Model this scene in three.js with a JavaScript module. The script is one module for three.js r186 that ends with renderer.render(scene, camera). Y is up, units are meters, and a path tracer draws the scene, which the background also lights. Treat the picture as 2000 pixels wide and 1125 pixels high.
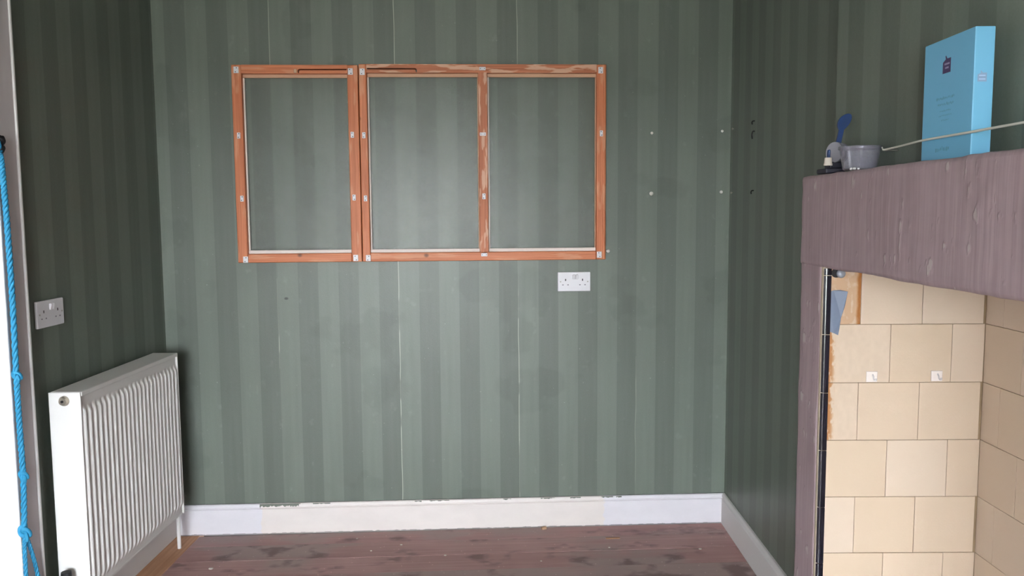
import * as THREE from 'three';
import { RoundedBoxGeometry } from 'three/addons/geometries/RoundedBoxGeometry.js';
import { mergeGeometries, mergeVertices } from 'three/addons/utils/BufferGeometryUtils.js';
import { RectAreaLightUniformsLib } from 'three/addons/lights/RectAreaLightUniformsLib.js';

// ---------------------------------------------------------------- camera, sky, light, exposure
const scene = new THREE.Scene();
const camera = new THREE.PerspectiveCamera(2 * Math.atan(562.5 / 1567.7) * 180 / Math.PI, 2000 / 1125, 0.05, 60);
camera.position.set(0, 1.4219, 0);
camera.rotation.order = 'YXZ';
camera.rotation.set(-0.09084, 0.0038, -0.0067);
scene.background = new THREE.Color(0.88, 0.95, 1.0);
scene.backgroundIntensity = 42;
const renderer = new THREE.WebGLRenderer();
renderer.toneMapping = THREE.LinearToneMapping;
renderer.toneMappingExposure = 1.0;
renderer.shadowMap.enabled = true;
RectAreaLightUniformsLib.init();
// daylight entering by the window of the wall behind the camera
const WIN = { x0: -1.22, x1: 0.38, y0: 0.36, y1: 2.02, z: 2.40 };
const day = new THREE.RectAreaLight(new THREE.Color(0.95, 0.975, 1.0), 11, WIN.x1 - WIN.x0 - 0.12, WIN.y1 - WIN.y0 - 0.12);
day.position.set((WIN.x0 + WIN.x1) / 2, (WIN.y0 + WIN.y1) / 2, WIN.z - 0.01);
day.lookAt(day.position.x, day.position.y - 1.7, 0);
scene.add(day);
// paler light through the frosted pane of the door in the left wall
const hall = new THREE.RectAreaLight(new THREE.Color(0.97, 0.98, 1.0), 1.5, 0.60, 1.15);
hall.position.set(-1.534 - 0.117, 1.42, -1.93);
hall.lookAt(0, 1.42, -1.93);
scene.add(hall);

// ---------------------------------------------------------------- helpers
const TURN = 0.05;                                   // the back wall stands a little askew to the side walls
const CA = Math.cos(TURN), SA = Math.sin(TURN), ZB = -3.5557;
const back = (x, y, z) => new THREE.Vector3(x * CA + z * SA, y, -x * SA + z * CA);
let seed = 7;
const rnd = () => { seed = (seed * 1664525 + 1013904223) >>> 0; return seed / 4294967296; };
const range = (a, b) => a + (b - a) * rnd();
const hash = (x, y, s) => { let h = (x * 374761393 + y * 668265263 + s * 974634211) | 0; h = Math.imul(h ^ (h >>> 13), 1274126177); h ^= h >>> 16; return (h >>> 0) / 4294967296; };
const fade = (t) => t * t * (3 - 2 * t);
const mix = (a, b, t) => a + (b - a) * t;
const clamp = (v, a = 0, b = 1) => Math.min(b, Math.max(a, v));
const step = (a, b, v) => fade(clamp((v - a) / (b - a)));
function noise(x, y, s = 0) {
  const i = Math.floor(x), j = Math.floor(y), u = fade(x - i), v = fade(y - j);
  return mix(mix(hash(i, j, s), hash(i + 1, j, s), u), mix(hash(i, j + 1, s), hash(i + 1, j + 1, s), u), v);
}
function fbm(x, y, s = 0, n = 4) { let a = 0.5, t = 0, m = 0; for (let k = 0; k < n; k++) { t += a * noise(x, y, s + k); m += a; x *= 2.03; y *= 2.03; a *= 0.5; } return t / m; }
const noise3 = (x, y, z, s = 0) => (noise(x + 0.37 * z, y + 0.71 * z, s) + noise(y + 0.53 * x, z + 0.19 * x, s + 9) + noise(z + 0.41 * y, x - 0.23 * y, s + 17)) / 3;

// a texture computed texel by texel; f(u, v) with u, v in metres gives sRGB 0..255
function paintTex(w, h, wm, hm, f, srgb = true, wrap = true) {
  const d = new Uint8Array(w * h * 4);
  for (let j = 0; j < h; j++) for (let i = 0; i < w; i++) {
    const c = f((i + 0.5) / w * wm, (j + 0.5) / h * hm), o = (j * w + i) * 4;
    d[o] = clamp(c[0], 0, 255); d[o + 1] = clamp(c[1], 0, 255); d[o + 2] = clamp(c[2], 0, 255); d[o + 3] = 255;
  }
  const t = new THREE.DataTexture(d, w, h);
  t.magFilter = THREE.LinearFilter; t.minFilter = THREE.LinearMipmapLinearFilter; t.generateMipmaps = true;
  if (srgb) t.colorSpace = THREE.SRGBColorSpace;
  if (wrap) t.wrapS = t.wrapT = wrap === 'roll' ? THREE.RepeatWrapping : THREE.MirroredRepeatWrapping;
  t.repeat.set(1 / wm, 1 / hm); t.needsUpdate = true;
  return t;
}
const std = (o) => new THREE.MeshStandardMaterial(o);
const phys = (o) => new THREE.MeshPhysicalMaterial(o);

// uv in metres by the face's direction, u running along the axis 'along'
function boxUV(g0, along = 'x', du = 0, dv = 0) {
  const g = g0.index ? g0.toNonIndexed() : g0, p = g.attributes.position, n = p.count, uv = new Float32Array(n * 2);
  const A = new THREE.Vector3(), B = new THREE.Vector3(), C = new THREE.Vector3(), N = new THREE.Vector3();
  for (let i = 0; i < n; i += 3) {
    A.fromBufferAttribute(p, i); B.fromBufferAttribute(p, i + 1); C.fromBufferAttribute(p, i + 2);
    N.copy(B).sub(A).cross(C.clone().sub(A));
    const ax = Math.abs(N.x), ay = Math.abs(N.y), az = Math.abs(N.z);
    const d = ax >= ay && ax >= az ? 'x' : ay >= az ? 'y' : 'z';
    let pu = along, pv;
    if (d === along) { pu = along === 'y' ? 'x' : 'y'; }
    pv = ['x', 'y', 'z'].find((k) => k !== d && k !== pu);
    [A, B, C].forEach((v, k) => { uv[(i + k) * 2] = v[pu] + du; uv[(i + k) * 2 + 1] = v[pv] + dv; });
  }
  g.setAttribute('uv', new THREE.BufferAttribute(uv, 2));
  return g;
}
const bare = (g) => { const q = g.index ? g.toNonIndexed() : g; for (const k of Object.keys(q.attributes)) if (!['position', 'normal', 'uv'].includes(k)) q.deleteAttribute(k); return q; };
const merge = (list) => list.length === 1 ? list[0] : mergeGeometries(list.map(bare));
function bx(x0, x1, y0, y1, z0, z1) { const g = new THREE.BoxGeometry(x1 - x0, y1 - y0, z1 - z0); g.translate((x0 + x1) / 2, (y0 + y1) / 2, (z0 + z1) / 2); return g; }
function rb(x0, x1, y0, y1, z0, z1, r = 0.003, s = 2) { const g = new RoundedBoxGeometry(x1 - x0, y1 - y0, z1 - z0, s, r); g.translate((x0 + x1) / 2, (y0 + y1) / 2, (z0 + z1) / 2); return g; }
function cyl(r0, r1, h, at, axis = 'y', n = 24) { const g = new THREE.CylinderGeometry(r0, r1, h, n); if (axis === 'z') g.rotateX(Math.PI / 2); if (axis === 'x') g.rotateZ(Math.PI / 2); g.translate(...at); return g; }
// a hand-finished block: rounded edges and an uneven surface
function lumpy(x0, x1, y0, y1, z0, z1, r, cell, amp, s) {
  const w = x1 - x0, h = y1 - y0, d = z1 - z0, n = (v) => Math.max(2, Math.round(v / cell));
  let g = new THREE.BoxGeometry(w, h, d, n(w), n(h), n(d));
  g.deleteAttribute('uv'); g.deleteAttribute('normal'); g = mergeVertices(g, 1e-5);
  const p = g.attributes.position, v = new THREE.Vector3(), q = new THREE.Vector3();
  for (let i = 0; i < p.count; i++) {
    v.fromBufferAttribute(p, i);
    q.set(clamp(v.x, -w / 2 + r, w / 2 - r), clamp(v.y, -h / 2 + r, h / 2 - r), clamp(v.z, -d / 2 + r, d / 2 - r));
    const dir = v.clone().sub(q); const inside = dir.lengthSq() < 1e-12;
    if (!inside) { dir.normalize(); v.copy(q).addScaledVector(dir, r); }
    const X = v.x + x0, Y = v.y + y0, Z = v.z + z0;
    const k = (noise3(X * 9, Y * 9, Z * 9, s) - 0.5) * amp * 2 + (noise3(X * 38, Y * 30, Z * 38, s + 3) - 0.5) * amp;
    if (!inside) v.addScaledVector(dir, k);
    p.setXYZ(i, v.x + (x0 + x1) / 2, v.y + (y0 + y1) / 2, v.z + (z0 + z1) / 2);
  }
  g.computeVertexNormals();
  return g.toNonIndexed();
}
function tube(pts, r, n = 40, rs = 8, closed = false) { return new THREE.TubeGeometry(new THREE.CatmullRomCurve3(pts.map((p) => new THREE.Vector3(...p)), closed, 'catmullrom', 0.3), n, r, rs, closed); }

const taken = {};
function numbered(n) { const k = taken[n] = (taken[n] ?? -1) + 1; return k ? n + '_' + String(k).padStart(3, '0') : n; }
function obj(name, geometries, material, parent) {
  const m = new THREE.Mesh(merge([].concat(geometries)), material);
  m.name = parent ? name : numbered(name); m.castShadow = m.receiveShadow = true;
  (parent ?? scene).add(m);
  return m;
}
function tag(o, label, category, group) { o.userData.label = label; o.userData.category = category; if (group) o.userData.group = group; return o; }
function thing(name, label, category, pos = [0, 0, 0], turn = 0, group) {
  const o = new THREE.Group(); o.name = numbered(name); o.position.set(...pos); o.rotation.y = turn; scene.add(o);
  return tag(o, label, category, group);
}
function struct(o, label, category) { o.userData.kind = 'structure'; o.userData.label = label; if (category) o.userData.category = category; return o; }
function structGroup(name, label, category) { const o = new THREE.Group(); o.name = name; scene.add(o); return struct(o, label, category); }

// ---------------------------------------------------------------- materials
const STRIPE = 0.53 / 6;
const LIGHTG = [113, 122, 113], DARKG = [101, 109, 101];
const SEAM0 = -0.8671;
function paper(u, v, s0, s) {                         // u: metres along the wall, v: metres up
  let t = (u - s0) / (2 * STRIPE); t -= Math.floor(t);
  const w = 0.0018 / STRIPE, band = t < 0.5 ? step(0, w, t) : 1 - step(0.5, 0.5 + w, t);
  const n = (fbm(u * 3.1, v * 2.2, s, 3) - 0.5) * 10 + (fbm(u * 60, v * 3, s + 5, 2) - 0.5) * 7 + (hash(Math.floor(u * 900), Math.floor(v * 900), s) - 0.5) * 5;
  return [0, 1, 2].map((k) => mix(DARKG[k], LIGHTG[k], band) + n);
}
const rollA = paintTex(512, 1024, 1.06, 3.1, (u, v) => paper(u, v, 0, 40), true, 'roll');
const bumpGrain = paintTex(512, 512, 0.25, 0.25, (u, v) => { const n = 255 * (0.6 * fbm(u * 260, v * 260, 71, 3) + 0.4 * fbm(u * 40, v * 40, 75, 2)); return [n, n, n]; }, false);
// the back wall: its own sheet with open seams, scuffs and a dark spot
const BX0 = -1.50, BW = 2.80, BH = 2.80;
const backTex = paintTex(2048, 2048, BW, BH, (u, v) => {
  const x = u + BX0; let c = paper(x, v, SEAM0, 11);
  const seams = [[SEAM0, 0.75, 1.15, 0.75, 2.05, 2.6], [SEAM0 + 0.53, 0.1, 1.25, 1, 2.05, 2.6], [SEAM0 + 1.06, 0.1, 1.25, 0.85, 2.05, 2.6], [SEAM0 + 1.59, 0.13, 0.78, 0.45, 2.3, 2.6]];
  for (const [sx, a, b, k, a2, b2] of seams) {
    const wob = (noise(v * 9, sx * 50, 3) - 0.5) * 0.003, d = Math.abs(x - sx - wob);
    const on = (v > a && v < b) ? k * (0.35 + 0.65 * step(0.35, 0.6, noise(v * 14, sx * 9, 5))) : (v > a2 && v < b2) ? k * step(0.3, 0.55, noise(v * 5, sx * 7, 8)) : 0.1;
    const m = (1 - step(0.0008, 0.0022, d)) * on; c = c.map((q, i) => mix(q, [180, 186, 170][i], m));
  }
  const spot = Math.hypot((x + 0.83) / 0.009, (v - 1.062) / 0.006); if (spot < 1.3) c = c.map((q) => mix(q * 0.6, q, step(0.5, 1.3, spot)));
  const sc = fbm(x * 30, v * 22, 90, 3); if (sc > 0.76) c = c.map((q) => q + (sc - 0.76) * 50);
  const fl = hash(Math.floor(x * 330), Math.floor(v * 330), 91); if (fl > 0.9998) c = c.map((q) => q + 30);
  const st = step(0.62, 0.7, fbm(x * 4.5 + 3, v * 4.5, 95, 4)) * 5; c = c.map((q) => q - st);
  return c;
}, true, false);
const papA = (map) => phys({ map, roughness: 0.39, bumpMap: bumpGrain, bumpScale: 0.0003, specularIntensity: 1 });
const M = {};
M.paperBack = papA(backTex); M.paper = papA(rollA);
M.white = std({ color: '#e9e6e6', roughness: 0.42 });
M.radiator = phys({ color: '#efedec', roughness: 0.42 });
M.plastic = phys({ color: '#eceaf0', roughness: 0.35 });
M.hole = std({ color: '#2b2730', roughness: 0.9 });
M.screwhead = std({ color: '#b9b6b0', metalness: 0.75, roughness: 0.35 });
M.dark = std({ color: '#1d1c1f', roughness: 0.6 });
M.ceiling = std({ color: '#efeeea', roughness: 0.9 });
M.plaster = std({ color: '#9aa394', roughness: 0.9 });
M.chrome = std({ color: '#c9c2b6', metalness: 0.8, roughness: 0.3 });

// pine of the sashes: grain along u
const woodTex = paintTex(1024, 512, 1.0, 0.24, (u, v) => {
  const w = fbm(u * 2.2, v * 30, 21, 3) * 0.05, g = fbm(u * 3, (v + w) * 190, 23, 3), l = fbm(u * 5, v * 70, 27, 3);
  let c = [204 + (g - 0.5) * 46, 121 + (g - 0.5) * 46, 80 + (g - 0.5) * 44].map((q) => q + (l - 0.5) * 26);
  const wear = step(0.60, 0.72, fbm(u * 7, v * 46, 31, 4)); c = c.map((q, i) => mix(q, [222, 170, 138][i], wear * 0.45));
  const cx = Math.round(u * 4) / 4 + (hash(Math.round(u * 4), 3, 7) - 0.5) * 0.1, cy = 0.02 + 0.2 * hash(Math.round(u * 4), 5, 9);
  const k = Math.hypot((u - cx) / 0.007, (v - cy) / 0.006); if (k < 2) c = c.map((q) => q * mix(0.62, 1, step(0.4, 2, k)));
  return c;
});
M.wood = phys({ map: woodTex, roughness: 0.5, bumpMap: woodTex, bumpScale: 0.0006 });
const wornTex = paintTex(1024, 512, 1.0, 0.24, (u, v) => {
  const g = fbm(u * 3, v * 190, 43, 3), l = fbm(u * 4, v * 60, 47, 3);
  let c = [186 + (g - 0.5) * 44, 112 + (g - 0.5) * 40, 78 + (g - 0.5) * 36].map((q) => q + (l - 0.5) * 26);
  const wear = step(0.5, 0.6, fbm(u * 11, v * 80, 51, 4)); c = c.map((q, i) => mix(q, [226, 188, 164][i], wear * 0.75));
  return c;
});
M.wornWood = phys({ map: wornTex, roughness: 0.55, bumpMap: wornTex, bumpScale: 0.0008 });
M.paleWood = std({ color: '#d3a98b', roughness: 0.6 });
M.putty = std({ color: '#efe2dc', roughness: 0.55 });
M.glass = phys({ color: '#ffffff', transmission: 1, thickness: 0, roughness: 0.33, specularIntensity: 0.16, ior: 1.5 });
M.clearGlass = phys({ color: '#ffffff', transmission: 1, thickness: 0, roughness: 0.02, ior: 1.5 });

// painted stone of the mantel: brush marks down, chips and runs
const stoneTex = paintTex(1024, 1024, 1.0, 1.0, (u, v) => {
  const b = fbm(u * 150, v * 5, 61, 3), l = fbm(u * 9, v * 7, 65, 4), chip = step(0.78, 0.82, fbm(u * 48, v * 22, 69, 3));
  let c = [164, 144, 149].map((q) => q + (b - 0.5) * 26 + (l - 0.5) * 16);
  return c.map((q, i) => mix(q, [196, 190, 188][i], chip * 0.6));
});
const stoneBump = paintTex(1024, 1024, 1.0, 1.0, (u, v) => { const b = 0.35 * fbm(u * 170, v * 5, 61, 3) + 0.3 * fbm(u * 14, v * 10, 66, 4) + 0.6 * step(0.7, 0.8, fbm(u * 48, v * 22, 69, 3)); const q = 255 * clamp(b); return [q, q, q]; }, false);
M.stone = phys({ map: stoneTex, roughness: 0.55, bumpMap: stoneBump, bumpScale: 0.0012 });

const boardTex = paintTex(1024, 1024, 1.6, 0.8, (u, v) => {
  const g = fbm(u * 3, v * 120, 101, 3), l = fbm(u * 3.5, v * 6, 105, 4), d = fbm(u * 8, v * 14, 109, 4);
  let c = [188, 148, 145].map((q) => q + (g - 0.5) * 22 + (l - 0.5) * 30);
  const grey = step(0.42, 0.7, fbm(u * 2.7, v * 5.5, 113, 4)); c = c.map((q, i) => mix(q, [174, 154, 150][i], grey * 0.8));
  const dirt = step(0.55, 0.8, d); c = c.map((q, i) => mix(q, [112, 90, 90][i], dirt * 0.7));
  const fl = hash(Math.floor(u * 260), Math.floor(v * 260), 117); if (fl > 0.9985) c = c.map((q) => q + 50);
  return c;
});
M.board = phys({ map: boardTex, roughness: 0.55, bumpMap: boardTex, bumpScale: 0.0012 });
const rawTex = paintTex(512, 512, 1.0, 0.5, (u, v) => { const g = fbm(u * 3, v * 110, 131, 3), l = fbm(u * 4, v * 9, 135, 3); return [205, 156, 122].map((q) => q + (g - 0.5) * 40 + (l - 0.5) * 34); });
M.rawBoard = phys({ map: rawTex, roughness: 0.6, bumpMap: rawTex, bumpScale: 0.001 });

const tileTones = ['#d7c2ae', '#d6c0aa', '#d9c5b2', '#d5bfa8'].map((c) => phys({ color: c, roughness: 0.3, clearcoat: 0.3, clearcoatRoughness: 0.25, bumpMap: bumpGrain, bumpScale: 0.0003 }));
// tiles next to the trim carry brown scorch stains with ragged edges
const stainTex = (f) => paintTex(256, 256, 0.17, 0.17, (u, v) => {
  const n = fbm(u * 90, v * 60, 141, 4); let c = [215, 194, 174].map((q) => q + (n - 0.5) * 10);
  const m = f(u, v, n); return c.map((q, i) => mix(q, [168, 108, 58][i], m));
}, true, false);
const stainSide = phys({ map: stainTex((u, v, n) => step(0.45, 0.62, n + 0.35 * step(0.03, 0.0, u) - 0.16) * step(0.02, 0.004, u) * 0.8), roughness: 0.3, clearcoat: 0.3 });
const stainTop = phys({ map: stainTex((u, v, n) => clamp(0.32 * step(0.3, 0.6, n + 0.12) + 0.75 * step(0.012, 0.002, Math.abs(u - 0.076 + 0.003 * noise(v * 60, 2, 8)) + 0.004 * n))), roughness: 0.32, clearcoat: 0.3 });
M.mortar = std({ color: '#9c8468', roughness: 0.95 });
M.blackTile = phys({ color: '#1c1b27', roughness: 0.22, clearcoat: 0.5, clearcoatRoughness: 0.15 });
M.brick = std({ color: '#4b4642', roughness: 0.95 });

// ---------------------------------------------------------------- structure
const XL = -1.534, XA = 0.96, XBR = 0.885, XF = 0.789, HC = 3.0;
const YF = 0;
// floor: dark boards along the back wall, one raw strip beside the left wall
const floor = structGroup('floor', 'worn dark brown floorboards with scuffs and stains', 'floor');
obj('subfloor', boxUV(bx(XL - 0.2, 1.5, -0.06, -0.022, -3.8, WIN.z + 0.15)), M.brick, floor);
{
  const widths = [0.118, 0.152, 0.15, 0.154, 0.15, 0.152, 0.15, 0.153, 0.15, 0.152, 0.15, 0.15, 0.153, 0.15, 0.15, 0.15, 0.15, 0.15, 0.15, 0.15, 0.15, 0.15, 0.15, 0.15, 0.15, 0.15, 0.15, 0.15, 0.15, 0.15, 0.15, ...Array(14).fill(0.151)];
  let z = ZB + 0.006;
  for (const w of widths) {
    // the board's left end is cut to the raw strip, which follows the left wall
    const g = boxUV(rb(-1.62, 1.35, -0.022, 0, z, z + w - 0.002, 0.0006, 1), 'x', range(0, 3), range(0, 1));
    g.rotateY(TURN);
    const p = g.attributes.position;
    for (let i = 0; i < p.count; i++) { p.setX(i, clamp(p.getX(i), -1.416, XBR + 0.4)); }
    const dy = range(-0.0005, 0.0003); g.translate(0, dy, 0);
    obj('floorboard', g, M.board, floor); z += w;
  }
  let zz = -3.56;
  for (const l of [1.35, 1.9, 1.9, 1.6]) { obj('floorboard', boxUV(rb(-1.524, -1.419, -0.022, 0.0008, zz, zz + l - 0.003, 0.002, 1), 'z', range(0, 2), range(0, 1)), M.rawBoard, floor); zz += l; }
}
struct(obj('ground', boxUV(bx(-60, 60, -0.42, -0.32, WIN.z + 0.15, 120)), std({ color: '#6d7060', roughness: 0.95 })), 'open ground outside the window', 'ground');
struct(obj('ceiling', boxUV(bx(XL - 0.2, 1.5, HC, HC + 0.12, -3.8, WIN.z + 0.15)), M.ceiling), 'pale plaster ceiling', 'ceiling');
{ // back wall: uv run over its own sheet
  const g = bx(-1.62, 1.32, 0, HC, ZB - 0.15, ZB); const q = boxUV(g, 'x', -BX0, 0);
  const w = obj('wall_back', q, M.paperBack); w.rotation.y = TURN;
  struct(w, 'back wall papered in two-tone green stripes with open seams', 'wall');
}
const SKEW = 0.045;                                    // the chimney breast turns a little towards the window
const BZ0 = -2.245, BZ1 = -0.50;                       // ends of the chimney breast
const DZ0 = -2.36, DZ1 = -1.5, DH = 2.15;
struct(obj('wall_left', [bx(XL - 0.17, XL, 0, HC, -3.75, DZ0 - 0.02), bx(XL - 0.17, XL, DH + 0.02, HC, DZ0 - 0.02, DZ1 + 0.02), bx(XL - 0.17, XL, 0, HC, DZ1 + 0.02, WIN.z + 0.15)].map((g) => boxUV(g, 'z', 0.02)), M.paper), 'left side wall in dark green striped paper', 'wall');
struct(obj('wall_right', [boxUV(bx(XA, XA + 0.15, 0, HC, -3.8, BZ0), 'z', 0.127)], M.paper), 'alcove side wall in dark green striped paper beside the fireplace', 'wall');
struct(obj('wall_chimney', [(() => { const g = bx(XBR, 1.36, 1.5222, HC, BZ0, BZ1), p = g.attributes.position; for (let i = 0; i < p.count; i++) if (p.getX(i) < 1) p.setX(i, XBR + SKEW * (p.getZ(i) - BZ0)); g.computeVertexNormals(); return boxUV(g, 'z', 0.153); })()], M.paper), 'chimney breast in green striped paper above the stone mantel', 'wall');
struct(obj('wall_right', [boxUV(bx(XA, XA + 0.15, 0, HC, BZ1, WIN.z + 0.15), 'z', 0.03)], M.paper), 'side wall in green striped paper on the window side of the fireplace', 'wall');
struct(obj('wall_front', [bx(XL - 0.17, WIN.x0, 0, HC, WIN.z, WIN.z + 0.15), bx(WIN.x1, XA + 0.15, 0, HC, WIN.z, WIN.z + 0.15), bx(WIN.x0, WIN.x1, 0, WIN.y0, WIN.z, WIN.z + 0.15), bx(WIN.x0, WIN.x1, WIN.y1, HC, WIN.z, WIN.z + 0.15)].map((g) => boxUV(g, 'x')), M.paper), 'window wall in green striped paper opposite the back wall', 'wall');
{
  const w = structGroup('window_1', 'white framed window letting the daylight in', 'window'); const { x0, x1, y0, y1, z } = WIN, f = 0.055, zz = z + 0.06;
  obj('frame', [bx(x0, x1, y0, y0 + f, zz, zz + 0.06), bx(x0, x1, y1 - f, y1, zz, zz + 0.06), bx(x0, x0 + f, y0 + f, y1 - f, zz, zz + 0.06), bx(x1 - f, x1, y0 + f, y1 - f, zz, zz + 0.06), bx((x0 + x1) / 2 - 0.025, (x0 + x1) / 2 + 0.025, y0 + f, y1 - f, zz, zz + 0.06)], M.white, w);
  obj('pane', [bx(x0 + f, (x0 + x1) / 2 - 0.025, y0 + f, y1 - f, zz + 0.028, zz + 0.032)], M.clearGlass, w);
  obj('pane', [bx((x0 + x1) / 2 + 0.025, x1 - f, y0 + f, y1 - f, zz + 0.028, zz + 0.032)], M.clearGlass, w);
  obj('sill', [rb(x0 - 0.05, x1 + 0.05, y0 - 0.03, y0, z - 0.05, z + 0.06)], M.white, w);
}
// skirting boards: plain face, small chamfered top bead
function skirtGeo(len, h = 0.139, t = 0.016) {        // runs along +x, front towards +z
  const s = new THREE.Shape(); s.moveTo(0, 0); s.lineTo(t, 0); s.lineTo(t, h - 0.024); s.lineTo(t - 0.005, h - 0.020); s.lineTo(t - 0.005, h - 0.017); s.lineTo(t - 0.001, h - 0.014); s.quadraticCurveTo(t - 0.002, h - 0.002, t - 0.008, h); s.lineTo(0, h); s.closePath();
  const g = new THREE.ExtrudeGeometry(s, { depth: len, bevelEnabled: false, curveSegments: 4 }); g.rotateY(-Math.PI / 2);   // x<-> : profile x -> z, depth -> -x
  g.translate(len, 0, 0); return g;
}
const skTex = paintTex(2048, 128, 2.6, 0.16, (u, v) => {
  const x = u - 1.5, n = fbm(u * 14, v * 30, 151, 3);
  const warm = step(-0.972, -0.966, x + (noise(v * 60, 1, 3) - 0.5) * 0.012) * (1 - step(0.575, 0.585, x + (noise(v * 60, 4, 3) - 0.5) * 0.02));
  let c = [0, 1, 2].map((k) => mix([227, 223, 230][k], [231, 222, 219][k], warm) + (n - 0.5) * 8);
  const torn = (x > -0.975 && x < -0.80 && v > 0.132 - 0.010 * noise(x * 190, 3, 12) - 0.008 * step(-0.962, -0.975, x)) || (v > 0.1365 - 0.004 * noise(x * 120, 7, 15) && noise(x * 22, 1, 19) > 0.55 && x > -0.8 && x < 0.62) || (x > 0.635 && x < 0.66 && v > 0.131 + 0.004 * noise(x * 300, 2, 4));
  if (torn) c = [104, 108, 98];
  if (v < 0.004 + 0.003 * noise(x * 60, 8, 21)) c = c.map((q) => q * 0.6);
  return c;
}, true, false);
{
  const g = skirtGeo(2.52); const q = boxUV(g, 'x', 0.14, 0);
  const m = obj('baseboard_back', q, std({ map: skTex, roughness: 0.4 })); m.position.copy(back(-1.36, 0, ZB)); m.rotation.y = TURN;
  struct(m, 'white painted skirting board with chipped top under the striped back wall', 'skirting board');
  const l = obj('baseboard_left', boxUV(skirtGeo(1.0), 'x'), M.white); l.rotation.y = Math.PI / 2; l.position.set(XL, 0, -2.47);
  struct(l, 'white skirting board behind the radiator', 'skirting board');
  const r = obj('baseboard_right', boxUV(skirtGeo(1.36), 'x'), M.white); r.rotation.y = -Math.PI / 2; r.position.set(XA, 0, -3.60);
  struct(r, 'white skirting board running from the corner to the fireplace', 'skirting board');
}
// doorway on the left: casing, reveal, door
const caseTex = paintTex(1024, 128, 2.4, 0.12, (v, u) => {
  const n = fbm(u * 40, v * 6, 161, 4), d = step(0.5, 0.8, fbm(u * 9, v * 1.3, 165, 4)); let c = [214, 207, 211].map((q) => q + (n - 0.5) * 10);
  return c.map((q, i) => mix(q, [180, 164, 160][i], d * 0.6));
});
M.casing = std({ map: caseTex, roughness: 0.45 });
{
  const t = structGroup('trim_1', 'white painted door casing on the left wall', 'door casing');
  obj('casing_board', boxUV(rb(XL, XL + 0.022, 0, 2.26, -2.462, -2.368, 0.003), 'y'), M.casing, t);
  obj('outer_bead', rb(XL, XL + 0.027, 0, 2.27, -2.472, -2.463, 0.003), M.white, t);
  obj('inner_bead', rb(XL, XL + 0.025, 0, 2.16, -2.367, -2.358, 0.003), M.white, t);
  obj('head_board', rb(XL, XL + 0.022, 2.165, 2.26, -2.366, DZ1 + 0.1, 0.003), M.white, t);
  obj('jamb_lining', rb(XL - 0.17, XL, 0, DH, DZ0 - 0.02, DZ0, 0.002), M.white, t);
  obj('jamb_lining', rb(XL - 0.17, XL, 0, DH, DZ1, DZ1 + 0.02, 0.002), M.white, t);
  obj('head_lining', rb(XL - 0.17, XL, DH, DH + 0.02, DZ0, DZ1, 0.002), M.white, t);
  const d = structGroup('door_1', 'white door with frosted pane closed deep in the casing', 'door');
  { const xa = XL - 0.165, xb = XL - 0.125, za = DZ0 + 0.003, zb = DZ1 - 0.003, p0 = -1.93 - 0.31, p1 = -1.93 + 0.31, q0 = 0.83, q1 = 2.01;
    obj('door_leaf', [bx(xa, xb, 0.006, q0, za, zb), bx(xa, xb, q1, DH - 0.004, za, zb), bx(xa, xb, q0, q1, za, p0), bx(xa, xb, q0, q1, p1, zb)], M.white, d);
    obj('pane', bx(xa + 0.012, xa + 0.020, q0, q1, p0, p1), std({ color: '#e8ecee', roughness: 0.7, emissive: '#f4f8ff', emissiveIntensity: 0.9 }), d); }
  obj('door_handle', cyl(0.022, 0.022, 0.05, [XL - 0.1, 1.0, DZ1 - 0.08], 'x'), M.chrome, d);
}

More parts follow.
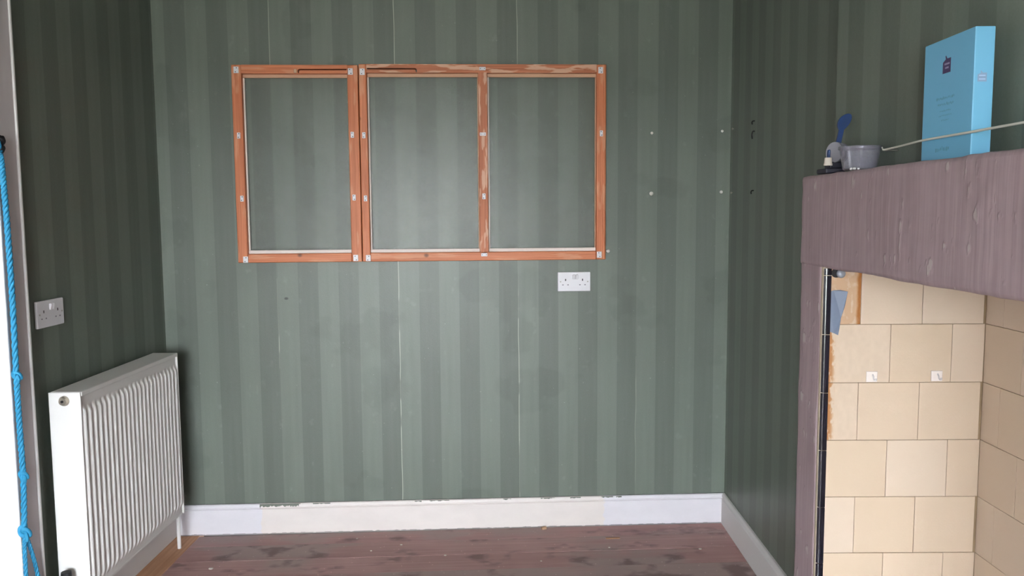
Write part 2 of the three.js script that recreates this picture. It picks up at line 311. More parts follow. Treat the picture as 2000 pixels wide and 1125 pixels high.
// ---------------------------------------------------------------- fireplace
{
  const f = thing('fireplace', 'big grey-painted stone fireplace with cream tiled recess', 'fireplace', [0, 0, 0]);
  const P = (g, along, du) => boxUV(g, along, du);
  obj('lintel', P(lumpy(XF - 0.002, XBR, 1.281, 1.521, -2.222, -0.52, 0.008, 0.011, 0.004, 31), 'z', 0), M.stone, f);
  obj('jamb', P(lumpy(XF + 0.001, XBR, 0, 1.30, -2.219, -2.066, 0.007, 0.013, 0.003, 37), 'z', 0), M.stone, f);
  obj('jamb', P(lumpy(XF, XBR, 0, 1.283, -0.68, -0.52, 0.008, 0.02, 0.003, 41), 'z', 0), M.stone, f);
  for (const g of [bx(XBR, 1.36, 0, 1.461, BZ0, -2.082), bx(1.236, 1.36, 0, 1.461, -2.082, -0.68), bx(XBR, 1.36, 0, 1.461, -0.68, BZ1), bx(XBR, 1.36, 1.461, 1.5215, BZ0, BZ1)]) obj('masonry', boxUV(g, 'z', 0.0075), M.paper, f);
  // tile joints recessed: each tile stands proud of the mortar bed
  const ZC = -2.056, X0 = 0.811, X1 = 1.212, TH = 0.1525, TW = 0.1585, J = 0.0012, YT = 1.1345;
  const cheek = obj('tiled_cheek', boxUV(bx(0.80, 1.23, 0, 1.46, -2.079, ZC - 0.0035)), M.mortar, f);
  const backT = obj('tiled_back', boxUV(bx(X1 + 0.0035, 1.234, 0, 1.46, -2.06, -0.705)), M.mortar, f);
  const near = obj('tiled_cheek', boxUV(bx(0.80, 1.234, 0, 1.46, -0.704, -0.682)), M.mortar, f);
  obj('hearth', boxUV(bx(XF - 0.35, 1.234, 0.001, 0.012, -2.05, -0.71)), M.blackTile, f);
  obj('throat', boxUV(bx(0.80, 1.234, 1.44, 1.459, -2.056, -0.705)), M.brick, f);
  const cache = {};
  const tileGeo = (w, h, d) => cache[[w.toFixed(4), h.toFixed(4), d]] ??= new RoundedBoxGeometry(d === 'z' ? w : 0.006, h, d === 'z' ? 0.006 : w, 1, 0.0009);
  for (let k = -2; k < 8; k++) {
    const y1 = YT - TH * k, y0 = Math.max(0.0, y1 - TH); if (y1 < 0.02 || y1 > 1.46) continue;
    const half = (k % 2 + 2) % 2 === 1;
    for (let x = X0 + (half ? TW / 2 - TW : 0); x < X1 - 0.002; x += TW) {
      const a = Math.max(X0, x) + J / 2, b = Math.min(X1, x + TW) - J / 2; if (b - a < 0.004) continue;
      const m = new THREE.Mesh(tileGeo(b - a, y1 - y0 - J, 'z'), tileTones[Math.floor(rnd() * 4)]);
      m.position.set((a + b) / 2, (y0 + y1) / 2, ZC - 0.003 + range(-0.0003, 0.0003)); m.rotation.set(range(-1, 1) * 0.003, range(-1, 1) * 0.003, 0);
      if (x <= X0 + 1e-6 && (k === 0 || k === 1)) { m.geometry = m.geometry.clone(); const g = boxUV(m.geometry, 'x', (b - a) / 2, (y1 - y0) / 2); m.geometry = g; m.material = stainSide; }
      if (x <= X0 + 1e-6 && k === -1) { m.geometry = boxUV(m.geometry.clone(), 'x', (b - a) / 2, (y1 - y0) / 2); m.material = stainTop; }
      m.name = 'tile'; m.castShadow = m.receiveShadow = true; cheek.add(m);
    }
    for (let z = -0.708; z > -2.05; z -= TW) {          // the near cheek and the back of the recess
      const st = ZC; const i0 = Math.round((-0.708 - z) / TW); const off = half ? 0.075 : 0.155;
      const b0 = st + (i0 === 0 ? 0 : off + (i0 - 1) * TW), b1 = st + off + i0 * TW; const a = b0 + J / 2, b = Math.min(-0.706, b1) - J / 2; if (b - a < 0.004) continue;
      const m = new THREE.Mesh(tileGeo(b - a, y1 - y0 - J, 'x'), tileTones[Math.floor(rnd() * 4)]);
      m.position.set(X1 + 0.003 + range(-0.0003, 0.0003), (y0 + y1) / 2, (a + b) / 2); m.name = 'tile'; m.castShadow = m.receiveShadow = true; backT.add(m);
    }
    for (let x = X0 + (half ? TW / 2 - TW : 0); x < X1 - 0.002; x += TW) {
      const a = Math.max(X0, x) + J / 2, b = Math.min(X1, x + TW) - J / 2; if (b - a < 0.004) continue;
      const m = new THREE.Mesh(tileGeo(b - a, y1 - y0 - J, 'z'), tileTones[Math.floor(rnd() * 4)]); m.position.set((a + b) / 2, (y0 + y1) / 2, -0.707); m.name = 'tile'; m.castShadow = m.receiveShadow = true; near.add(m);
    }
  }
  // glossy black edging tiles up the front of the cheek
  const edge = obj('edge_trim', boxUV(bx(0.7905, 0.811, 0, 1.283, -2.066, -2.056)), std({ color: '#b9a994', roughness: 0.9 }), f);
  for (let y = 1.109 - 0.1528 * 8; y < 1.27; y += 0.1528) {
    const a = Math.max(0, y) + 0.001, b = Math.min(1.281, y + 0.1528) - 0.001; if (b - a < 0.01) continue;
    const s = new THREE.Shape(), r = 0.010; s.moveTo(0, 0.006); s.lineTo(0, -0.004 + r); s.quadraticCurveTo(0, -0.004, r, -0.004); s.lineTo(0.0185, -0.004); s.lineTo(0.0185, 0.006); s.closePath();
    const gg = new THREE.ExtrudeGeometry(s, { depth: b - a, bevelEnabled: false, curveSegments: 6 }); gg.rotateX(-Math.PI / 2); gg.translate(0.7915, a, -2.054);
    obj('black_tile', gg, M.blackTile, edge);
  }
}

// ---------------------------------------------------------------- window sashes hung on the back wall
const clipHole = new THREE.CylinderGeometry(0.0021, 0.0021, 0.002, 10).rotateX(Math.PI / 2);
function clip(parent, x, y, z, w, h, flip) {
  const c = obj('clip', [rb(x - w / 2, x + w / 2, y - h / 2, y + h / 2, z, z + 0.0035, 0.0012, 1), rb(x - w * 0.28, x + w * 0.28, y - h * 0.16, y + h * 0.16, z + 0.003, z + 0.006, 0.001, 1)], M.plastic, parent);
  const wide = w > h;
  for (const s of [-1, 1]) { const g = clipHole.clone(); g.translate(x + (wide ? s * w * 0.3 : s * w * 0.12 * (flip ? -1 : 1)), y + (wide ? 0 : s * h * 0.3), z + 0.0036); obj('screw', g, M.hole, c); }
}
function sash(x0, x1, y0, y1, o) {
  const ox = (x0 + x1) / 2, s = thing('window_sash', o.label, 'window sash', back(ox, y0, ZB).toArray(), TURN);
  const X = (v) => v - ox, Y = (v) => v - y0, D = 0.042, F = D;                   // front face at z = D from the wall
  const st = o.stile, top = 0.036, bot = 0.038;
  const R = 0.004;
  for (const [a, b, m, du] of [[x0, x0 + st[0], M.wood, 0.1], [x1 - st[1], x1, o.right ?? M.wood, 0.6]]) {
    const g = [rb(X(a), X(b), 0, Y(y1), 0.003, F, R)];
    if (o.bead && b === x1) g.push(rb(X(b) - 0.016, X(b) - 0.004, 0.002, Y(y1) - 0.002, F - 0.004, F + 0.004, 0.0035));
    obj('stile', g.map((q) => boxUV(q, 'y', du, du)), m, s);
  }
  // top rail with its routed finger slot
  const a = X(x0 + st[0]), b = X(x1 - st[1]), sh = new THREE.Shape(); const yb = Y(y1) - top, yt = Y(y1);
  sh.moveTo(a, yb); sh.lineTo(b, yb); sh.lineTo(b, yt); sh.lineTo(a, yt); sh.closePath();
  const [sa, sb, dir] = o.slot, w = 0.0062, yy = Y(y1) - 0.0165, hole = new THREE.Path();
  if (dir > 0) { hole.moveTo(X(sb), yy); hole.lineTo(X(sa) + 0.012, yy); hole.quadraticCurveTo(X(sa), yy, X(sa), yy - 0.010); hole.lineTo(X(sa), yb + 0.002); hole.lineTo(X(sa) + w, yb + 0.002); hole.lineTo(X(sa) + w, yy - 0.011); hole.quadraticCurveTo(X(sa) + w, yy - w, X(sa) + 0.014, yy - w); hole.lineTo(X(sb), yy - w); hole.closePath(); }
  else { hole.moveTo(X(sa), yy - w); hole.lineTo(X(sb) - 0.014, yy - w); hole.quadraticCurveTo(X(sb) - w, yy - w, X(sb) - w, yy - 0.012); hole.lineTo(X(sb) - w, yb + 0.002); hole.lineTo(X(sb), yb + 0.002); hole.lineTo(X(sb), yy - 0.010); hole.quadraticCurveTo(X(sb), yy, X(sb) - 0.014, yy); hole.lineTo(X(sa), yy); hole.closePath(); }
  sh.holes.push(hole);
  const rail = new THREE.ExtrudeGeometry(sh, { depth: D - 0.0045, bevelEnabled: false, curveSegments: 6 }); rail.translate(0, 0, 0.003);
  obj('top_rail', boxUV(rail, 'x', 0.3, o.rv ?? 0.05), o.top ?? M.wood, s);
  obj('bottom_rail', boxUV(rb(a, b, 0, bot, 0.003, F - 0.0015, R), 'x', 0.5, 0.15), M.wood, s);
  const cells = []; let c0 = x0 + st[0];
  for (const m of o.mullions ?? []) {
    obj('mullion', boxUV(rb(X(m[0]), X(m[1]), bot - 0.002, yb + 0.004, 0.003, F - 0.001, R), 'y', 0.2, 0.08), M.wornWood, s);
    cells.push([c0, m[0]]); c0 = m[1];
  }
  cells.push([c0, x1 - st[1]]);
  for (const [p, q] of cells) {                       // glazing beads set back in the rebate, pane between
    obj('glazing_bead', rb(X(p), X(q), yb - 0.015, yb, 0.008, 0.020, 0.002), M.paleWood, s);
    const bb = obj('glazing_bead', rb(X(p), X(q), bot, bot + 0.015, 0.008, 0.024, 0.002), M.putty, s); bb.userData.label = 'white painted bead';
    obj('glazing_bead', rb(X(p), X(p) + 0.007, bot + 0.015, yb - 0.015, 0.008, 0.020, 0.002), M.putty, s);
    obj('glazing_bead', rb(X(q) - 0.004, X(q), bot + 0.015, yb - 0.015, 0.008, 0.020, 0.0015), M.paleWood, s);
    obj('pane', bx(X(p) + 0.002, X(q) - 0.002, bot + 0.004, yb - 0.004, 0.0125, 0.0155), M.glass, s);
  }
  for (const [cx, cy, kind] of o.clips) {
    const [w2, h2] = kind === 'h' ? [0.027, 0.014] : kind === 'c' ? [0.021, 0.027] : [0.014, 0.025];
    clip(s, X(cx), Y(cy), F - 0.0005, w2, h2, cx > ox);
  }
  if (o.peg) obj('peg', rb(X(o.peg) - 0.0065, X(o.peg) + 0.0065, yb + 0.001, yb + 0.018, F - 0.004, F + 0.004, 0.003), M.paleWood, s);
  return s;
}
sash(-1.021, -0.489, 1.223, 2.062, {
  label: 'narrow single-pane wooden window sash fixed to green striped wall', stile: [0.042, 0.045],
  slot: [-0.742, -0.536, 1], peg: -0.752,
  clips: [[-0.999, 2.040, 'c'], [-0.998, 1.766, 'v'], [-0.994, 1.499, 'v'], [-0.988, 1.237, 'c'], [-0.520, 2.034, 'c'], [-0.518, 1.768, 'v'], [-0.517, 1.501, 'v'], [-0.516, 1.240, 'c']],
});
sash(-0.486, 0.577, 1.223, 2.066, {
  label: 'wide two-pane wooden window sash with worn mullion beside narrower sash', stile: [0.033, 0.042], mullions: [[0.0225, 0.0625]], top: M.wornWood, bead: true, rv: 0.11,
  slot: [-0.45, -0.238, -1],
  clips: [[-0.470, 2.033, 'c'], [-0.469, 1.766, 'v'], [-0.468, 1.497, 'v'], [-0.462, 1.239, 'c'], [0.042, 2.047, 'h'], [0.041, 1.770, 'h'], [0.043, 1.503, 'v'], [0.042, 1.249, 'h'], [0.552, 2.041, 'c'], [0.556, 1.772, 'v'], [0.548, 1.245, 'c']],
});

// ---------------------------------------------------------------- double sockets
function socket(pos, turn, w, h, label) {
  const s = thing('double_socket', label, 'socket', pos, turn);    // base at the plate's middle on the wall
  obj('face_plate', rb(-w / 2, w / 2, -h / 2, h / 2, 0.0005, 0.010, 0.003, 2), M.plastic, s);
  const X = (m) => -w / 2 + m / 146 * w, Y = (m) => h / 2 - m / 86 * h, z = 0.0101;
  for (const x of [72, 86]) { const g = rb(-0.0055, 0.0055, -0.0105, 0.0105, -0.004, 0.004, 0.0025, 2); g.rotateX(0.18); g.translate(X(x), Y(22), z + 0.0012); obj('switch', g, M.plastic, s); }
  for (const x of [35, 111]) obj('earth_hole', bx(X(x) - 0.0022, X(x) + 0.0022, Y(35) - 0.0045, Y(35) + 0.0045, z - 0.002, z + 0.0002), M.hole, s);
  const gm = std({ color: '#8f8a98', roughness: 0.7 });
  for (const x of [23, 46, 99, 122]) obj('pin_hole', bx(X(x) - 0.0034, X(x) + 0.0034, Y(57) - 0.0021, Y(57) + 0.0021, z - 0.002, z + 0.0002), gm, s);
  for (const x of [12.5, 134]) obj('screw', cyl(0.0032, 0.0032, 0.0016, [X(x), Y(43), z], 'z', 12), M.screwhead, s);
  return s;
}
socket(back(0.368 + 0.073, 1.1669 - 0.043, ZB).toArray(), TURN, 0.146, 0.086, 'white double socket on the back wall below the window sashes');
socket([XL, 1.1115, -2.612], Math.PI / 2, 0.152, 0.088, 'white double socket on the left wall above the radiator');

// ---------------------------------------------------------------- radiator
{
  const z0 = -3.294, z1 = -2.547, y0 = 0.172, y1 = 0.861, xf = -1.403, xr = -1.508;
  const r = thing('radiator', 'white ribbed panel radiator standing out from the left wall', 'radiator', [-1.455, y0, (z0 + z1) / 2]);
  const T = (g) => g.translate(1.455, -y0, -(z0 + z1) / 2);
  // pressed front: 23 ribs with rounded ends between two flat bands
  const nz = 23 * 10, ny = 46, yb = y0 + 0.004, yt = y1 - 0.018, pos = [], idx = [], pitch = (z1 - z0 - 0.014) / 23;
  for (let j = 0; j <= ny; j++) for (let i = 0; i <= nz; i++) {
    const t = j / ny, e = t < 0.25 ? t / 0.25 * 0.11 : t > 0.75 ? 1 - (1 - t) / 0.25 * 0.11 : mix(0.11, 0.89, (t - 0.25) / 0.5);
    const y = mix(yb, yt, e), z = mix(z0 + 0.007, z1 - 0.007, i / nz), q = ((z - z0 - 0.007) / pitch) % 1;
    const across = Math.abs(q - 0.5) * 2, yl = Math.min(y - (yb + 0.030), (yt - 0.036) - y);
    const end = clamp(yl / 0.022, 0, 1), ridge = Math.sqrt(Math.max(0, 1 - Math.pow(clamp(across / 0.68), 2))) * Math.sqrt(end);
    pos.push(xf - 0.010 + 0.010 * ridge, y, z);
  }
  for (let j = 0; j < ny; j++) for (let i = 0; i < nz; i++) { const a = j * (nz + 1) + i, b = a + 1, c = a + nz + 1, d = c + 1; idx.push(a, c, b, b, c, d); }
  const g = new THREE.BufferGeometry(); g.setAttribute('position', new THREE.Float32BufferAttribute(pos, 3)); g.setIndex(idx); g.computeVertexNormals();
  { const n = g.attributes.normal; if (n.getX(0) < 0) { const ix = g.index.array; for (let i = 0; i < ix.length; i += 3) { const t = ix[i + 1]; ix[i + 1] = ix[i + 2]; ix[i + 2] = t; } g.computeVertexNormals(); } }
  const panel = merge([bare(boxUV(g, 'z')), bare(boxUV(rb(xf - 0.026, xf - 0.0101, yb, yt, z0 + 0.004, z1 - 0.004, 0.003), 'z'))]);
  obj('front_panel', T(panel), M.radiator, r);
  obj('rear_panel', T(rb(xr + 0.002, xr + 0.016, y0 + 0.006, y1 - 0.018, z0 + 0.01, z1 - 0.01, 0.003)), M.radiator, r);
  obj('top_cover', [T(rb(xr + 0.001, xf - 0.001, y1 - 0.0155, y1, z0 + 0.001, z1 - 0.0035, 0.003))], M.radiator, r);
  obj('side_panel', T(rb(xr - 0.002, xf - 0.003, y0 + 0.002, y1 - 0.001, z1 - 0.003, z1 + 0.003, 0.0025)), M.radiator, r);
  obj('side_panel', T(rb(xr - 0.002, xf - 0.003, y0 + 0.002, y1 - 0.001, z0 - 0.003, z0 + 0.003, 0.0025)), M.radiator, r);
  obj('bottom_lip', T(rb(xf - 0.03, xf - 0.009, y0, y0 + 0.010, z0 + 0.004, z1 - 0.004, 0.003)), M.radiator, r);
  const v = obj('air_vent', [T(cyl(0.0165, 0.0165, 0.006, [-1.458, 0.833, z1 + 0.004], 'z')), T(cyl(0.012, 0.0125, 0.014, [-1.458, 0.833, z1 + 0.009], 'z'))], M.chrome, r);
  obj('bleed_screw', T(cyl(0.0045, 0.0045, 0.004, [-1.458, 0.833, z1 + 0.0165], 'z', 8)), M.dark, v);
  const lv = obj('lockshield_valve', [T(cyl(0.013, 0.013, 0.085, [-1.462, 0.205, -2.505])), T(cyl(0.010, 0.010, 0.05, [-1.462, 0.212, -2.53], 'z'))], M.chrome, r);
  obj('valve_cap', T(cyl(0.0155, 0.018, 0.032, [-1.462, 0.262, -2.505])), M.dark, lv);
  obj('pipe', T(cyl(0.0075, 0.0075, 0.165, [-1.462, 0.0825, -2.505])), M.white, r);
  obj('valve_body', [T(cyl(0.012, 0.012, 0.05, [-1.453, 0.185, -3.338])), T(cyl(0.009, 0.009, 0.05, [-1.453, 0.200, -3.315], 'z'))], M.white, r);
  obj('pipe', [T(cyl(0.0078, 0.0078, 0.17, [-1.453, 0.085, -3.338]))], M.white, r);
  obj('bracket', [T(rb(XL + 0.0005, xr + 0.004, 0.60, 0.70, z0 + 0.12, z0 + 0.15, 0.002)), T(rb(XL + 0.0005, xr + 0.004, 0.60, 0.70, z1 - 0.15, z1 - 0.12, 0.002))], M.white, r);
}

// ---------------------------------------------------------------- blue rope on its cleat
{
  const M_rope = std({ color: '#2c92bf', roughness: 0.65 });
  const x = -1.498, path = [[1.645, -2.352], [1.60, -2.362], [1.491, -2.369], [1.341, -2.373], [1.158, -2.374], [0.95, -2.370], [0.801, -2.370], [0.642, -2.372], [0.47, -2.361]];
  const r = thing('rope', 'blue knotted rope hanging beside the white door casing', 'rope', [x, 0.2, -2.37]);
  const L = (p) => new THREE.Vector3(0, p[0] - 0.2, p[1] + 2.37);
  function strands(pts, rad, turns, lift = 0) {
    const c = new THREE.CatmullRomCurve3(pts), out = [], n = Math.max(24, Math.round(c.getLength() / 0.0045));
    for (let s = 0; s < 3; s++) {
      const q = []; for (let i = 0; i <= n; i++) { const t = i / n, p = c.getPoint(t), a = t * c.getLength() / turns * Math.PI * 2 + s * Math.PI * 2 / 3; q.push(new THREE.Vector3(p.x + Math.cos(a) * rad * 0.55 + lift, p.y, p.z + Math.sin(a) * rad * 0.55)); }
      out.push(new THREE.TubeGeometry(new THREE.CatmullRomCurve3(q), n, rad * 0.62, 6));
    }
    return out;
  }
  obj('cord', strands(path.map(L), 0.0078, 0.05), M_rope, r);
  obj('tail', strands([L([0.47, -2.361]), L([0.42, -2.357]), L([0.334, -2.355]), L([0.25, -2.352])], 0.0058, 0.04), M_rope, r);
  obj('tail', strands([L([0.47, -2.361]), L([0.41, -2.385]), L([0.316, -2.412]), L([0.24, -2.425])], 0.0058, 0.04), M_rope, r);
  for (const [y, z, k] of [[0.95, -2.370, 0.0092], [0.642, -2.372, 0.0088], [0.468, -2.360, 0.0115]]) {
    const g = new THREE.TorusKnotGeometry(k, k * 0.55, 60, 8, 2, 3); g.scale(0.8, 1.25, 1); g.rotateZ(0.4); g.translate(0.002, y - 0.2, z + 2.37); obj('knot', g, M_rope, r);
  }
  const c = thing('cleat', 'small black cleat on the door casing holding the rope', 'cleat', [XL + 0.0225, 1.635, -2.378]);
  obj('base', rb(0, 0.006, -0.03, 0.03, -0.007, 0.007, 0.002), M.dark, c);
  obj('horn', tube([[0.004, 0, 0], [0.022, 0.01, 0.012], [0.026, 0.022, 0.024]], 0.006, 14), M.dark, c);
  obj('horn', tube([[0.004, 0, 0], [0.020, -0.008, 0.012], [0.024, -0.02, 0.026]], 0.006, 14), M.dark, c);
}

// ---------------------------------------------------------------- on the mantel
const YM = 1.5225;
{ // gift box held back by a cord
  const bz0 = -1.69, bz1 = -1.508, x0 = 0.846, x1 = 0.883, h = 0.238;
  const blue = phys({ color: '#78bbdf', roughness: 0.4 });
  const ink = std({ color: '#4d4068', roughness: 0.6 }), pale = std({ color: '#6a9fbd', roughness: 0.6 }), lt = std({ color: '#9d94b4', roughness: 0.6 });
  const b = thing('gift_box', 'tall pale blue box with dark emblem standing on the mantel', 'box', [x0, YM, (bz0 + bz1) / 2]);
  const W = bz1 - bz0; obj('carton', rb(0, x1 - x0, 0, h, -W / 2, W / 2, 0.002, 2), blue, b);
  const flat = (shape, m, name, z = -0.0002) => { const g = new THREE.ShapeGeometry(shape); g.rotateY(-Math.PI / 2); g.translate(z, 0, 0); return obj(name, g, m, b); };
  const U = (z) => z - (bz0 + bz1) / 2;                   // the shape's x runs along the box's z
  function emblem(cx, cy, s) { const q = new THREE.Shape(); q.moveTo(cx - s, cy - s); q.lineTo(cx + s, cy - s); q.lineTo(cx + s, cy + 0.9 * s); q.lineTo(cx + 0.1 * s, cy + 0.9 * s); q.lineTo(cx - 0.25 * s, cy + 1.35 * s); q.lineTo(cx - 0.42 * s, cy + 1.25 * s); q.lineTo(cx - 0.3 * s, cy + 0.85 * s); q.lineTo(cx - s, cy + 0.5 * s); q.closePath(); return q; }
  const bar = (x, y, w, t) => { const q = new THREE.Shape(); q.moveTo(x - w / 2, y - t / 2); q.lineTo(x + w / 2, y - t / 2); q.lineTo(x + w / 2, y + t / 2); q.lineTo(x - w / 2, y + t / 2); q.closePath(); return q; };
  flat(emblem(U(-1.603), 1.707 - YM, 0.0145), ink, 'emblem'); flat(bar(U(-1.602), 1.710 - YM, 0.019, 0.0035), lt, 'emblem_band', -0.0004); flat(bar(U(-1.602), 1.7025 - YM, 0.013, 0.0035), lt, 'emblem_band', -0.0004);
  // faint lines of lettering too small to read
  const marks = [];
  const scrib = (zc, y, w, t, n) => { for (let i = 0; i < n; i++) { const z = zc - w / 2 + (i + 0.5) * w / n, q = w / n * range(0.35, 0.75); const g = new THREE.PlaneGeometry(q, t * range(0.5, 1)); g.rotateY(-Math.PI / 2); g.translate(-0.0002, y - YM + range(-0.2, 0.2) * t, U(z)); marks.push(g); } };
  scrib(-1.604, 1.645, 0.066, 0.0055, 14); scrib(-1.602, 1.633, 0.058, 0.005, 13); scrib(-1.602, 1.620, 0.040, 0.003, 12); scrib(-1.602, 1.611, 0.048, 0.003, 14); scrib(-1.602, 1.602, 0.028, 0.003, 8); scrib(-1.608, 1.546, 0.052, 0.008, 9);
  obj('lettering', marks, pale, b).userData.kind = 'stuff';
  const side = std({ color: '#8fa5c8', roughness: 0.6 }), sp = emblem(0.0155, 1.669 - YM, 0.0085); const sg = new THREE.ShapeGeometry(sp); sg.translate(0, 0, W / 2 + 0.0002); obj('emblem', sg, side, b);
  for (const y of [1.6715, 1.665]) { const g = new THREE.PlaneGeometry(0.012, 0.002); g.translate(0.0155, y - YM, W / 2 + 0.0004); obj('emblem_band', g, std({ color: '#b7cdea', roughness: 0.6 }), b); }
}
{ // cord from hook to hook across the box
  const c = thing('cord', 'thin white cord stretched across the blue box above the mantel', 'cord', [0.86, 1.567, -1.90]);
  const P = ([x, y, z]) => [x - 0.86, y - 1.567, z + 1.90];
  const cm = std({ color: '#d9d5cc', roughness: 0.7 });
  obj('line', tube([[0.866, 1.5675, -1.90], [0.856, 1.568, -1.80], [0.8425, 1.569, -1.69], [0.8425, 1.569, -1.60], [0.8425, 1.5685, -1.508], [0.848, 1.5695, -1.40], [0.866, 1.572, -0.9]].map(P), 0.0024, 80, 8), cm, c);
  obj('loop', new THREE.TorusGeometry(0.0045, 0.0022, 8, 16).rotateX(Math.PI / 2).translate(...P([0.868, 1.5675, -1.901])), cm, c);
  for (const [z, y] of [[-1.905, 1.5665], [-0.896, 1.572]]) obj('hook', tube([[XBR - 0.001 + SKEW * (z - BZ0), y, z], [0.872, y, z], [0.864, y + 0.002, z], [0.861, y + 0.008, z]].map(P), 0.0017, 14, 6), M.screwhead, c);
}
{ // clear tub
  const c = thing('plastic_tub', 'small clear plastic tub on the mantel corner', 'tub', [0.8365, YM, -1.966]);
  const pl = phys({ color: '#f0eff6', transmission: 0.9, thickness: 0, roughness: 0.06, ior: 1.5 });
  const P = [[0.0001, 0.002], [0.036, 0.002], [0.0385, 0.004], [0.0455, 0.046], [0.0455, 0.049], [0.0475, 0.050], [0.0480, 0.057], [0.0468, 0.057], [0.0462, 0.0515], [0.0443, 0.0505], [0.0440, 0.047], [0.0372, 0.0055], [0.036, 0.004], [0.0001, 0.004]].map((p) => new THREE.Vector2(...p));
  obj('cup', new THREE.LatheGeometry(P, 56), pl, c);
  obj('lid', new THREE.LatheGeometry([[0.0001, 0.0545], [0.042, 0.0545], [0.0435, 0.058], [0.0495, 0.0585], [0.0498, 0.052], [0.0488, 0.052], [0.0485, 0.0573], [0.0442, 0.0568], [0.043, 0.053], [0.0001, 0.053]].map((p) => new THREE.Vector2(...p)), 56), pl, c);
}
for (const [x, z, s] of [[0.803, -1.935, 0.0035], [0.800, -1.925, 0.0045], [0.804, -1.915, 0.003], [0.799, -1.906, 0.004], [0.806, -1.90, 0.003]]) {
  const g = new THREE.IcosahedronGeometry(s, 1), p = g.attributes.position; for (let i = 0; i < p.count; i++) { const k = 0.8 + 0.4 * noise3(p.getX(i) * 400, p.getY(i) * 400, p.getZ(i) * 400, 5); p.setXYZ(i, p.getX(i) * k, p.getY(i) * k * 0.8, p.getZ(i) * k); }
  g.computeVertexNormals(); const m = obj('plaster_crumb', g, std({ color: '#e8e6e8', roughness: 0.6 })); m.position.set(x, YM + s * 0.62, z);
  tag(m, 'white crumb lying on the mantel edge under the clear tub', 'crumb', 'crumbs beside the plastic tub');
}
{ // lever clamp with a spoon-shaped blue handle
  const g = thing('lever_clamp', 'grey clamp with raised spoon-shaped blue lever beside the clear tub', 'clamp', [0.825, YM, -2.105]);
  const blue = phys({ color: '#0a2f60', roughness: 0.4 }), grey = std({ color: '#8d8c94', roughness: 0.5 }), dk = std({ color: '#2c2c3a', roughness: 0.5 });
  obj('base', [rb(-0.030, 0.020, 0, 0.013, -0.030, 0.035, 0.004), rb(-0.014, 0.022, 0.013, 0.030, -0.018, 0.02, 0.004)], dk, g);
  obj('post', rb(-0.014, -0.001, 0.024, 0.062, -0.006, 0.008, 0.003), blue, g);
  obj('knob', [cyl(0.009, 0.010, 0.016, [-0.019, 0.032, 0.020]), cyl(0.011, 0.011, 0.005, [-0.019, 0.0225, 0.020])], std({ color: '#c9beb4', roughness: 0.5 }), g);
  for (const z of [-0.004, 0.020]) { const d = new THREE.CylinderGeometry(0.026, 0.026, 0.008, 36); d.rotateZ(Math.PI / 2); d.rotateY(0.5); d.translate(z < 0 ? 0.022 : 0.000, 0.054, z - 0.004); obj('cheek_disc', d, grey, g); }
  const hub = new THREE.CylinderGeometry(0.021, 0.021, 0.020, 28); hub.rotateZ(Math.PI / 2); hub.rotateY(0.5); hub.translate(0.011, 0.052, 0.006); obj('hub', hub, dk, g);
  const s = new THREE.Shape(); s.moveTo(0.003, 0.068); s.lineTo(0.0125, 0.112); s.bezierCurveTo(0.004, 0.122, 0.008, 0.142, 0.026, 0.150); s.bezierCurveTo(0.040, 0.155, 0.044, 0.150, 0.042, 0.138); s.bezierCurveTo(0.038, 0.126, 0.030, 0.118, 0.0235, 0.112); s.lineTo(0.0145, 0.066); s.closePath();
  const lv = new THREE.ExtrudeGeometry(s, { depth: 0.004, bevelEnabled: true, bevelSize: 0.001, bevelThickness: 0.0012, bevelSegments: 2, curveSegments: 12 }); lv.translate(0, 0, 0.004);
  obj('lever', lv, blue, g);
}

// ---------------------------------------------------------------- small things on walls
{ // torn strip of tape on the tiles
  const pts = [[0.808, 1.117], [0.8065, 1.150], [0.8075, 1.195], [0.8085, 1.2205], [0.818, 1.2235], [0.834, 1.2245], [0.849, 1.2215], [0.8445, 1.185], [0.8385, 1.152], [0.8355, 1.122], [0.8315, 1.1075], [0.820, 1.113]];
  const s = new THREE.Shape(pts.map((p) => new THREE.Vector2(...p))); const g0 = new THREE.ExtrudeGeometry(s, { depth: 0.0006, bevelEnabled: false });
  const p = g0.attributes.position; for (let i = 0; i < p.count; i++) { const y = p.getY(i), x = p.getX(i); p.setZ(i, p.getZ(i) - 2.0552 + 0.014 * step(0.83, 0.85, x) * step(1.13, 1.2, y) + 0.004 * step(1.125, 1.105, y)); } g0.computeVertexNormals();
  const m = obj('tape_strip', g0, phys({ color: '#727d92', roughness: 0.45 })); tag(m, 'torn grey tape strip stuck on cream tiles by black edging', 'tape');
  const b = thing('bolt', 'small grey bolt under the lintel above the tape', 'bolt', [0.829, 1.267, -2.056]);
  obj('head', [new THREE.SphereGeometry(0.0115, 18, 12).scale(1, 1, 0.7).translate(0.004, 0, 0.008), cyl(0.008, 0.008, 0.012, [0.004, 0, 0.004], 'z', 6)], std({ color: '#9aa0ad', roughness: 0.45, metalness: 0.3 }), b);
  obj('washer', cyl(0.012, 0.012, 0.003, [-0.006, 0.001, 0.002], 'z', 16), M.dark, b);
}
for (const [x, y, label] of [[0.923, 0.998, 'clear adhesive hook on a cream tile nearer the black edging'], [1.091, 0.999, 'clear adhesive hook on a cream tile nearer the recess corner']]) {
  const h = thing('adhesive_hook', label, 'hook', [x, y, -2.0555]);
  obj('pad', rb(-0.0145, 0.0145, -0.0140, 0.0140, 0, 0.003, 0.0012), phys({ color: '#efe4df', roughness: 0.25 }), h);
  obj('hook', tube([[0.002, 0.006, 0.002], [0.003, 0.0, 0.007], [0.003, -0.006, 0.009], [0.005, -0.008, 0.013], [0.006, -0.003, 0.015]], 0.0018, 18, 7), phys({ color: '#dcd6d8', roughness: 0.25 }), h);
}
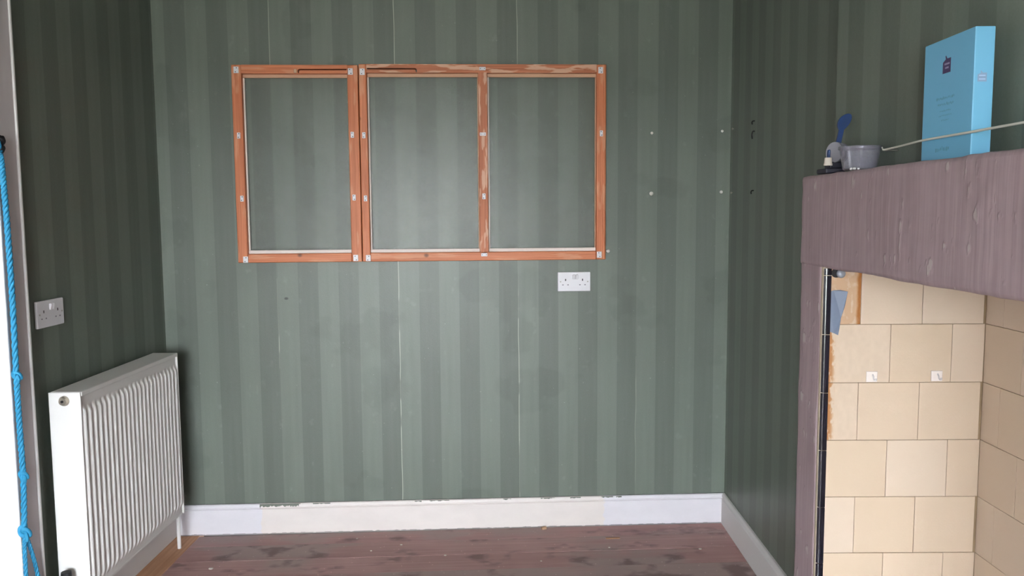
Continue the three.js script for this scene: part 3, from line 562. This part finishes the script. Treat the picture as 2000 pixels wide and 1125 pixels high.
function screw(p, turn, r, label, group, m = M.screwhead) {
  const s = thing('wall_screw', label, 'screw', p, turn, group);
  obj('head', new THREE.SphereGeometry(r, 16, 8, 0, Math.PI * 2, 0, Math.PI / 2).rotateX(Math.PI / 2).scale(1, 1, 0.7).translate(0, 0, 0.004), m, s);
  obj('shank', cyl(r * 0.5, r * 0.5, 0.004, [0, 0, 0.002], 'z', 10), m, s);
}
const paleHead = std({ color: '#e4e2dc', roughness: 0.35 });
for (const [x, y, r, l] of [[0.786, 1.777, 0.0062, 'small pale screw head midway between sash and corner, the upper'], [0.786, 1.512, 0.009, 'larger bright screw head midway between sash and corner, the lower'], [1.100, 1.785, 0.006, 'small pale screw head in back wall close by the corner, the upper'], [1.100, 1.517, 0.0075, 'bright screw head in back wall close by the corner, the lower']]) screw(back(x, y, ZB).toArray(), TURN, r, l, 'screws left in the back wall', paleHead);
screw(back(0.594, 1.259, ZB).toArray(), TURN, 0.0085, 'pale screw head in back wall beside bottom corner of wide sash', undefined, paleHead);
for (const [y, z, l] of [[1.79, -3.56, 'small grey screw head in alcove wall by the corner, the upper'], [1.513, -3.565, 'small grey screw head in alcove wall by the corner, the lower']]) screw([XA, y, z], -Math.PI / 2, 0.0055, l, 'screws left in the alcove wall');
for (const [y, z, l] of [[1.789, -3.252, 'small bent nail in the alcove wall, uppermost'], [1.748, -3.249, 'longer dark nail hook in the alcove wall just below another'], [1.513, -3.246, 'small dark nail in the alcove wall, lowest']]) {
  const n = thing('wall_nail', l, 'nail', [XA, y, z]); const k = y > 1.7 && y < 1.77 ? 0.03 : 0.014;
  obj('shank', tube([[0, 0, 0], [-0.008, -0.001, 0], [-0.011, -k * 0.5, 0.001], [-0.010, -k, 0.002]], 0.0026, 12, 7), M.dark, n);
}
// ---------------------------------------------------------------- litter on the floor
const shave = (x, z, l, w, turn, c, label) => { const m = obj('wood_shaving', rb(-l / 2, l / 2, 0, 0.003, -w / 2, w / 2, 0.001, 1), std({ color: c, roughness: 0.7 })); m.position.set(x, 0.0006, z); m.rotation.y = turn; tag(m, label, 'wood shaving'); };
shave(0.423, -3.42, 0.062, 0.010, 0.06, '#b98c68', 'long pale wood splinter lying on the dark floorboards');
{ const m = obj('wood_chip', rb(-0.012, 0.012, 0, 0.012, -0.007, 0.007, 0.003, 1), std({ color: '#b8967a', roughness: 0.8 })); m.position.set(0.124, 0.0006, -3.527); m.rotation.y = 0.3; tag(m, 'small wood chip on the floor against the white skirting', 'wood chip'); }
for (const [x, z, s] of [[-1.239, -3.131, 0.008], [0.396, -3.322, 0.004], [-0.705, -3.43, 0.004], [-0.50, -3.36, 0.0045], [-0.62, -3.30, 0.004], [-0.30, -3.25, 0.005], [0.10, -3.19, 0.004], [0.78, -3.30, 0.006], [-0.08, -3.41, 0.003]]) {
  const g = new THREE.IcosahedronGeometry(s, 1), p = g.attributes.position; for (let i = 0; i < p.count; i++) { const k = 0.75 + 0.5 * noise3(p.getX(i) * 300 + x * 9, p.getY(i) * 300, p.getZ(i) * 300, 6); p.setXYZ(i, p.getX(i) * k * 1.2, p.getY(i) * k * 0.5, p.getZ(i) * k); }
  g.computeVertexNormals(); const m = obj('plaster_crumb', g, std({ color: '#cfc5bd', roughness: 0.8 })); m.position.set(x, 0.0006 + s * 0.35, z);
  tag(m, 'pale plaster crumb lying on the dark floorboards', 'crumb', 'crumbs on the floorboards');
}
renderer.render(scene, camera);
